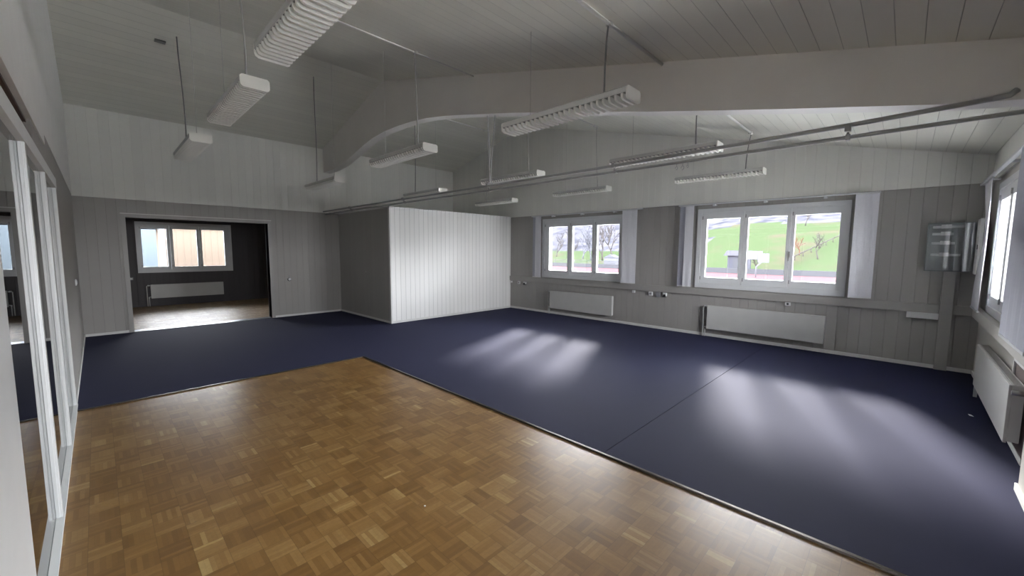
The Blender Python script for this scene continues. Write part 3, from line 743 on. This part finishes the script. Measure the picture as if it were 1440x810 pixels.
wl = ['leftmost pale bare tree seen through the window beside the white box', 'second pale bare tree seen through the window beside the white box', 'middle pale bare tree seen through the window beside the white box',
      'pale bare tree just right of the middle in the window beside the white box', 'tall bare tree seen in the right pane of the window beside the white box', 'rightmost bare tree seen through the window beside the white box']
for i, (x, y, hh) in enumerate(((66, 51.5, 6), (64, 46, 6.5), (62, 42.4, 7), (60, 39.3, 7), (60, 37.0, 7.5), (58, 33.8, 7))):
    bare_tree(x, y, hh, wl[i], 'hut_roof' if i in (2, 3) else 'bark', seed=20+i, spread=.7)
# stair railing that climbs the slope
rl = MB(); pts = [(52+i*2.2, 9.3-i*.42) for i in range(9)]
for (a, b_) in zip(pts, pts[1:]):
    rl.tube([(a[0], a[1], ground_h(*a)+.5), (b_[0], b_[1], ground_h(*b_)+.5)], .07, 6)
    rl.tube([(a[0], a[1], ground_h(*a)-.05), (a[0], a[1], ground_h(*a)+.5)], .05, 6)
thing_mb('slope_railing', rl, 'bark', 'dark railing climbing diagonally across the meadow slope', 'railing')
fn = MB()
for i in range(16): fn.tube([(49.5, 28+i*1.2, -.55), (49.5, 28+i*1.2, .3)], .03, 6)
fn.tube([(49.5, 28, .28), (49.5, 46, .28)], .03, 6).tube([(49.5, 28, .02), (49.5, 46, .02)], .02, 6)
thing_mb('field_fence', fn, 'hut_roof', 'thin pale fence along the green field seen through the window beside the box', 'fence')
sh = empty('shed', (50.5, 29.6, ground_h(50.5, 29.6))); tag(sh, 'small white shed on the green field in the window beside the box', 'shed')
MB().box((-.6, -.9, -.05), (.6, .9, 1.2)).build('wall', 'board', sh); MB().prism([(-1, 1.2), (1, 1.2), (0, 1.65)], 0, -.7, .7).build('roof', 'hut_roof', sh)

# neighbouring facades behind the back room
nf = empty('neighbour_building', (1.7, 18.6, -.55)); tag(nf, 'tan boarded building with a white corner close behind the back room window', 'building')
MB().box((.0, 0, 0), (7, 3, 2.95)).build('wall', 'tan', nf); MB().box((-.16, -.03, 0), (0, .3, 2.95)).build('corner_board', 'corner', nf)
MB().prism([(-.15, 2.95), (3.3, 2.95), (3.3, 3.1), (-.15, 3.02)], 0, -.5, 7.3).build('roof', 'concrete', nf)
nf = empty('neighbour_building', (-6, 26, -.55)); tag(nf, 'pale blue building farther away, seen in the left pane of the back room window', 'building')
MB().box((0, 0, 0), (9, 4, 4.8)).build('wall', 'paleblue', nf); MB().prism([(-.1, 4.8), (4.5, 4.8), (2, 5.2)], 0, -.4, 9.4).build('roof', 'concrete', nf)

# ------------------------------------------------------------------ light
w = bpy.data.worlds.new('overcast_sky'); scene.world = w; w.use_nodes = True; nt = w.node_tree
bg = nt.nodes['Background']
tc = nt.nodes.new('ShaderNodeTexCoord'); sp = nt.nodes.new('ShaderNodeSeparateXYZ'); nt.links.new(tc.outputs['Generated'], sp.inputs[0])
rp = nt.nodes.new('ShaderNodeValToRGB'); nt.links.new(sp.outputs[2], rp.inputs[0])
rp.color_ramp.elements[0].position = 0; rp.color_ramp.elements[0].color = (.95, .97, 1.0, 1)
rp.color_ramp.elements[1].position = .95; rp.color_ramp.elements[1].color = (.16, .18, .21, 1)
e = rp.color_ramp.elements.new(.30); e.color = (.92, .95, 1.0, 1)
e = rp.color_ramp.elements.new(.60); e.color = (.36, .39, .44, 1)
sun_to = Vector((1, .385, .52)).normalized()
dt = nt.nodes.new('ShaderNodeVectorMath'); dt.operation = 'DOT_PRODUCT'; nt.links.new(tc.outputs['Generated'], dt.inputs[0]); dt.inputs[1].default_value = sun_to
gl = nt.nodes.new('ShaderNodeValToRGB'); nt.links.new(dt.outputs['Value'], gl.inputs[0])
ge = gl.color_ramp.elements; ge[0].position = .2; ge[0].color = (.50, .50, .50, 1); ge[1].position = 1.0; ge[1].color = (1, .99, .97, 1)
e = ge.new(.80); e.color = (.62, .62, .62, 1)
gm = mixc(nt, 1.0, rp.outputs[0], gl.outputs[0], 'MULTIPLY')
nt.links.new(gm, bg.inputs['Color']); bg.inputs['Strength'].default_value = 13.0
sd = bpy.data.lights.new('sun', 'SUN'); sd.energy = 3.2; sd.angle = math.radians(6.5); sd.color = (1, .97, .93)
so = bpy.data.objects.new('sun', sd); COL.objects.link(so)
dirv = Vector((-1, -.385, -.52)); so.rotation_euler = dirv.to_track_quat('-Z', 'Y').to_euler()
def portal(name, loc_, rot, sx, sy):
    l = bpy.data.lights.new(name, 'AREA'); l.shape = 'RECTANGLE'; l.size = sx; l.size_y = sy; l.cycles.is_portal = True
    o = bpy.data.objects.new(name, l); COL.objects.link(o); o.location = loc_
    o.rotation_euler = Vector(rot).to_track_quat('-Z', 'Z').to_euler() if False else Vector(rot).to_track_quat('-Z', 'Y').to_euler()
portal('portal', (8.62, 5.725, 1.71), (-1, 0, 0), 2.3, 1.5); portal('portal', (8.62, 1.805, 1.71), (-1, 0, 0), 2.3, 1.5)
portal('portal', (6.32, -1.12, 1.71), (0, 1, 0), 2.3, 1.5); portal('portal', (.77, -1.12, 1.71), (0, 1, 0), 1.8, 1.5)
portal('portal', (1.885, 15.66, 1.67), (0, -1, 0), 2.2, 1.45)

# ------------------------------------------------------------------ camera
yaw, pitch, roll, f = .798684582, .0930083151, .00631419780, 567.039838
fw = Vector((math.sin(yaw)*math.cos(pitch), math.cos(yaw)*math.cos(pitch), -math.sin(pitch)))
r0 = Vector((math.cos(yaw), -math.sin(yaw), 0)); u0 = r0.cross(fw)
rv = r0*math.cos(roll)+u0*math.sin(roll); uv = -r0*math.sin(roll)+u0*math.cos(roll)
cam = bpy.data.cameras.new('camera'); co = bpy.data.objects.new('camera', cam); COL.objects.link(co)
cam.sensor_width = 36; cam.lens = f/1440*36; cam.clip_start = .02; cam.clip_end = 500
mt = Matrix(((rv.x, uv.x, -fw.x, 0), (rv.y, uv.y, -fw.y, 0), (rv.z, uv.z, -fw.z, 1.65), (0, 0, 0, 1)))
co.matrix_world = mt
scene.camera = co
scene.view_settings.view_transform = 'Standard'; scene.view_settings.look = 'None'
scene.view_settings.gamma = 1; scene.view_settings.use_curve_mapping = False
scene.view_settings.exposure = 2.68
